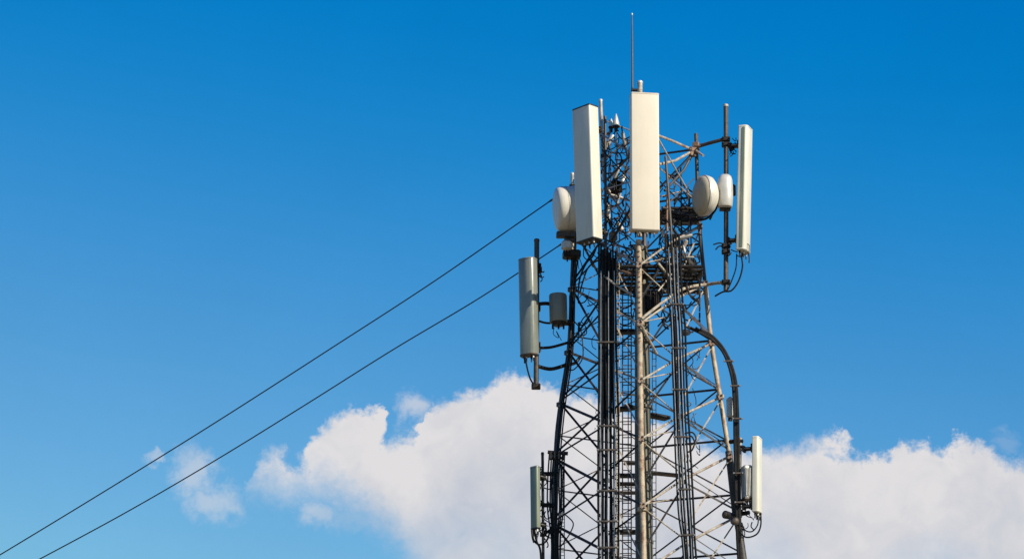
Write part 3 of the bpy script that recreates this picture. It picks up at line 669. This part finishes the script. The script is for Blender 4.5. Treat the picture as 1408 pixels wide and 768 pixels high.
# ------------------------------------------------------------------ cables
def cable(label, P_, rpx, m='cable', group=None, n=6, sm=6, name='cable', cat='cable'):
    q = smooth([P3(*a) for a in P_], sm); o = MB().tube(q, px(rpx), n).build(name, m)
    lo = min(q, key=lambda v: v.z); o.data.transform(Matrix.Translation(-lo)); o.location = lo
    return tag(o, label, cat, group)
rnd = random.Random(3)
GA = 'black feeder cables in the thick left bundle'
for i in range(11):
    x = 823.5 + i * 2.35; P_ = []; Yc = 47.05 + (i % 2) * .06
    x2 = 824 + i * 2.5 if i < 9 else x
    for y in (345 + rnd.uniform(-15, 10), 400, 480, 560, 620, 690, 770, 900):
        P_.append((x + rnd.uniform(-.6, .6) + (0 if y < 560 else (i - 5) * .35 + (1.2 if i % 2 == 0 else -1.0)), y, Yc))
    cable('black feeder cable running down inside the thick left bundle', P_, 1.35, group=GA, name='feeder_cable')
for i in range(6):          # a second layer that makes the upper part of the bundle solid
    x = 827 + i * 3.4
    cable('black feeder cable running down inside the thick left bundle', [(x + rnd.uniform(-1, 1), y, 47.2) for y in ((360, 430, 500, 540, 575) if i % 2 else (360, 430, 500, 560, 640, 720, 900))], 1.9, group=GA, name='feeder_cable')
GB = 'black feeder cables in the curved right bundle'
for i in range(6):
    off = -11 + i * 4.6; P_ = []
    for y in (322, 400, 450, 500, 560, 620, 700, 740, 775, 900):
        sq = .80 if y < 600 else (.9 if y < 720 else .75)
        P_.append((lerp(LEG['B2'], y) + off * sq + rnd.uniform(-.5, .5) + (2 if y > 440 else 0), y, 47.05 + (i % 2) * .05))
    cable('black feeder cable running down inside the curved right bundle', P_, 1.45 if i % 2 else 1.2, group=GB, name='feeder_cable')
for x in (826.5, 836.2, 844.8):  # added pale strands imitating highlights on the black left cables
    cable('thin pale strand added as a highlight among the black cables of the thick left bundle', [(x + rnd.uniform(-.8, .8), y, 46.98) for y in (372, 420, 480, 530, 590, 650, 710, 770, 900)], .55, 'cable_glint', 'added highlight strands in the left bundle', name='feeder_cable')
for off in (-6.5, 1.5, 7.5):  # the right bundle's highlights, added as thin pale strands
    cable('thin pale strand added as a highlight among the black cables of the curved right bundle', [(lerp(LEG['B2'], y) + off * .8 + rnd.uniform(-.6, .6), y, 46.98) for y in (340, 400, 450, 500, 560, 620, 700, 740, 775, 900)], .55, 'cable_glint', 'added highlight strands in the right bundle', name='feeder_cable')
# cleats over both bundles
def cleat(x0, x1, y, Y, label, grp):
    a = P3((x0 + x1) / 2, y, Y); o = thing('cable_cleat', a, label, 'clamp', grp)
    MB().box(a, px(x1 - x0), .03, px(2.2)).build('strap', 'shaded_weathered_steel', o)
    for x in (x0 + 1, x1 - 1): MB().box(P3(x, y, Y - .02), px(2), .03, px(2.4)).build('bolt', 'bolt', o)
for y in (470, 585, 618, 674, 716, 752): cleat(821, 850, y, 46.97, 'dark strap clamped across the thick left cable bundle', 'straps across the left bundle')
for x, y in ((1001, 496), (1010, 530), (1013, 575), (1014, 650), (1016, 690)): cleat(x - 6, x + 8, y, 47.58, 'dark strap clamped round the big cable bend', 'straps round the big bend')
for y in (418, 478, 535, 600, 672, 735):
    x = lerp(LEG['B2'], y); cleat(x - 9, x + 12, y, 46.97, 'dark strap clamped across the curved right cable bundle', 'straps across the right bundle')
# cables on the left leg and in the lower left cluster
GC = 'black cables along the left leg and lower left cluster'
for i in range(8):
    x = 753.5 + i * 3.0
    cable('black cable hanging in the lower left cluster under the dark bracket bar', [(x + 2, 622, 47.75), (x + rnd.uniform(-1, 1), 660, 47.75), (x + rnd.uniform(-1.5, 1.5), 700, 47.75), (x * .5 + 382 + rnd.uniform(-2, 2), 740, 47.8), (765 + (x - 765) * .6, 790, 47.8)], 1.05, group=GC)
for i in range(3):
    x = 785.5 + i * 2.6
    cable('dark cable strapped along the upper left leg', [(x + 4, 350, 47.85), (x + rnd.uniform(-1, 1), 400, 47.85), (x - 3, 480, 47.88), (x - 14, 560, 47.88), (x - 20, 620, 47.85)], 1.0, group='cables strapped to the left leg')
o = thing('bracket_bar', P3(766, 628, 47.7), 'dark capped bracket bar on the left leg above the lower left cables', 'bracket')
mb = MB(); mb.tube([P3(753, 621, 47.65), P3(781, 623, 47.65)], px(2.6), 10); mb.tube([P3(756, 630, 47.7), P3(776, 629, 47.7)], px(2.0), 8); mb.build('bar', 'dark_steel', o)
for x in (757, 763, 769, 775): mb = MB(); mb.box(P3(x, 626, 47.62), px(3.4), .07, px(11)); mb.build('clamp', 'dark_steel', o)
# big bend on the right
GD = 'thick cables in the big bend on the right'
for i in range(4):
    d = i * 2.3
    cable('thick dark cable swinging out in the big bend along the right leg', [(943 + i * 7, 449 + i * 2 - d * .6, 47.5), (965, 459 - d * .8, 47.6), (981, 469 - d, 47.7), (996 + d * .4, 488 - d * .6, 47.7), (1006 + d * .8, 520 - d * .3, 47.68), (1009 + d * .9, 560, 47.66), (1010 + d * .9, 620, 47.65), (1012 + d * .8, 700, 47.65), (1016 + d * .6, 780, 47.7), (1030 + d * .6, 900, 47.7)], (1.55, 1.2, 1.45, 1.05)[i], 'cable' if i % 2 == 0 else 'dark_steel', GD, 8, 8)
# jumpers with a definite shape in the photograph
J = [
 ('jumper cable looping down from the tall right panel to its pole foot', [(1019, 350, 47.6), (1021, 366, 47.6), (1016, 385, 47.6), (1006, 399, 47.6), (994, 401, 47.65), (983, 407, 47.7)], 1.2),
 ('second slimmer jumper from the tall right panel, dropping straight to the pole foot', [(1013, 349, 47.6), (1012, 368, 47.6), (1006, 386, 47.65), (1001, 398, 47.65)], .9),
 ('curled cable end sticking out left of the right pole at the lower bracket', [(1000, 338, 47.7), (990, 334, 47.65), (981, 336, 47.6)], 1.0),
 ('lower curled cable end left of the right pole, bent downward', [(1000, 342, 47.7), (990, 338, 47.62), (984, 343, 47.6)], 1.0),
 ('short curved jumper hanging from the bottom of the grey-green left panel', [(722, 490, 47.5), (725, 506, 47.55), (729, 520, 47.6), (733, 527, 47.7)], 1.2),
 ('thin looping wire under the grey canister', [(762, 450, 47.7), (761, 459, 47.7), (768, 464, 47.7), (765, 455, 47.75), (772, 468, 47.8)], .5),
 ('thin wire dropping beside the left leg near the round canister arm', [(788, 440, 47.9), (798, 452, 47.9), (801, 470, 47.9), (801, 492, 47.9), (790, 507, 47.9), (782, 508, 47.9)], .9),
 ('black jumper dropping from the lower left panel into the cluster', [(732, 728, 47.55), (734, 742, 47.6), (742, 748, 47.7), (752, 742, 47.8), (757, 725, 47.8)], 1.3),
 ('bent black cable under the lower left panel heading down', [(735, 729, 47.55), (738, 744, 47.6), (743, 756, 47.7), (745, 790, 47.8)], 1.5),
 ('pale jumper loop hanging under the lower right white panel', [(1046, 704, 47.6), (1046, 722, 47.6), (1040, 734, 47.6), (1026, 738, 47.65), (1016, 730, 47.7)], 1.1),
 ('dark inner jumper loop under the lower right white panel', [(1042, 706, 47.6), (1042, 720, 47.6), (1034, 730, 47.6), (1024, 728, 47.65), (1020, 718, 47.7)], .9),
 ('black cable arching from the left leg behind the tall left panel', [(795, 400, 47.9), (798, 380, 47.9), (806, 362, 47.8), (815, 352, 47.7), (820, 340, 47.5)], 1.2),
 ('second black cable arching from the left leg toward the panel foot', [(797, 404, 47.9), (802, 385, 47.9), (810, 366, 47.8), (826, 356, 47.6)], 1.1),
 ('small coil of black cable hanging on the right bundle', [(940, 596, 47.1), (952, 594, 47.1), (957, 603, 47.1), (950, 611, 47.1), (943, 606, 47.1), (950, 599, 47.1), (955, 608, 47.1), (951, 619, 47.1), (944, 621, 47.1)], 1.1),
 ('dark cable arching under the right dish to the tower', [(924, 306, 47.5), (938, 301, 47.6), (955, 303, 47.6), (972, 300, 47.6), (984, 288, 47.6), (986, 276, 47.6)], 1.6),
 ('dark cable draped from the round dish across to the small platform', [(920, 292, 47.7), (935, 296, 47.6), (950, 292, 47.6), (965, 297, 47.5)], 1.3),
 ('pair of short cable tails under the thin lower left panel', [(731, 728, 47.5), (732, 738, 47.5), (734, 745, 47.55)], 1.2),
 ('cable hooking from the lower left cluster toward the tower face', [(776, 706, 47.9), (788, 718, 47.9), (784, 732, 47.9), (776, 744, 47.9), (770, 752, 47.9)], .9),
]
for lb, P_, r in J: cable(lb, P_, r, name='jumper_cable', n=7)
# dense small jumpers, grouped by where they hang
def tangle(n, x0, x1, y0, y1, Y0, Y1, label, grp, r=(.5, 1.1), ln=(14, 34), vert=.5, seed=1):
    rn = random.Random(seed)
    for i in range(n):
        x = rn.uniform(x0, x1); y = rn.uniform(y0, y1); Y = rn.uniform(Y0, Y1); L_ = rn.uniform(*ln); k = rn.randint(4, 6); P_ = []
        ang = R(90) + rn.uniform(-1.5, 1.5) * (1 - vert) * 1.2; kap = rn.uniform(-1.1, 1.1)
        for j in range(k):
            P_.append((min(max(x, x0), x1), min(max(y, y0), y1 + 12), Y)); x += math.cos(ang) * L_ / k * 1.4; y += math.sin(ang) * L_ / k * 1.4; ang += kap + rn.uniform(-.4, .4); Y += rn.uniform(-.06, .06)
        if len(set(P_)) < 3: continue
        cable(label, P_, rn.uniform(*r), rn.choice(['cable', 'cable', 'dark_steel', 'shaded_weathered_steel']), grp, 5, 5, 'jumper_cable')
tangle(100, 827, 868, 182, 372, 47.1, 48.2, 'short black jumper in the tangle between the tall left and central panels', 'jumpers between the left and central panels', seed=2)
tangle(50, 906, 947, 225, 380, 47.4, 48.4, 'short black jumper in the tangle between the central panel and the right dish', 'jumpers right of the central panel', seed=3)
tangle(76, 842, 962, 330, 440, 47.2, 48.3, 'short black jumper below the central panel around the ring platform', 'jumpers around the ring platform', (.7, 1.5), seed=4)
tangle(22, 795, 826, 335, 470, 47.4, 48.2, 'short black jumper hanging below the tall left panel', 'jumpers below the left panel', (.5, .9), seed=5)
tangle(26, 738, 760, 640, 740, 47.7, 47.9, 'short black jumper coiled behind the lower left panel', 'jumpers behind the lower left panel', (.6, 1.1), (14, 30), seed=6)
tangle(12, 1016, 1036, 685, 728, 47.6, 47.8, 'short jumper bunched under the lower right panel bracket', 'jumpers under the lower right panel', (.5, .9), (8, 18), seed=8)
tangle(16, 944, 962, 470, 640, 47.3, 48, 'thin stray jumper curling off the right cable bundle', 'stray jumpers right of the right bundle', (.4, .7), (10, 24), seed=9)
tangle(10, 818, 826, 480, 620, 47.1, 47.3, 'thin cable tie end poking left of the thick left bundle', 'tie ends left of the left bundle', (.3, .5), (5, 9), 0, seed=10)
tangle(8, 1003, 1012, 190, 212, 47.65, 47.8, 'small black fitting cable at the top bracket of the right panel', 'cables at the top bracket of the right panel', (.5, 1.0), (8, 18), seed=11)
tangle(9, 1000, 1030, 335, 352, 47.5, 47.75, 'small black cable bunched at the lower bracket of the right panel', 'cables at the lower bracket of the right panel', (.6, 1.1), (8, 16), 0, seed=12)
tangle(9, 724, 748, 362, 384, 47.6, 47.8, 'small black cable at the top bracket of the grey-green left panel', 'cables at the top bracket of the left panel', (.6, 1.0), (6, 12), 0, seed=13)

# ------------------------------------------------------------------ the two overhead wires
def wire(label, P_, far):
    q = [P3(*a) for a in P_]; sm_ = smooth(q, 10); d = (sm_[-1] - sm_[-2]).normalized()
    p = sm_[-1].copy()
    for k in range(30): d = (d + Vector((0, 0, .008))).normalized(); p = p + d * .5; sm_.append(p.copy())
    o = thing('overhead_wire', q[0], label, 'wire', 'overhead wires')
    MB().tube(sm_, px(.85), 6).build('conductor', 'cable', o)
    dd = (q[1] - q[0]).normalized(); e = q[1] - dd * .06
    MB().lathe([(0, .008), (.01, .014), (.06, .016), (.08, .012), (.12, .010)], e, dd, 10).build('strain_clamp', 'shaded_weathered_steel', o)
wire('upper of the two black overhead wires, ending at the drum dish', [(795, 252, 47.9), (757, 276, 47.9), (600, 384.5, 48.2), (456, 478, 48.5), (300, 578, 48.8), (150, 671, 49.0), (0, 762, 49.2), (-60, 797, 49.3)], 0)
wire('lower of the two black overhead wires, passing the grey-green left panel', [(793, 321, 47.95), (771, 336, 47.95), (660, 409, 48.2), (541, 480, 48.4), (420, 556, 48.6), (300, 630, 48.8), (180, 700, 49.0), (58, 766, 49.2), (-60, 828, 49.3)], 0)
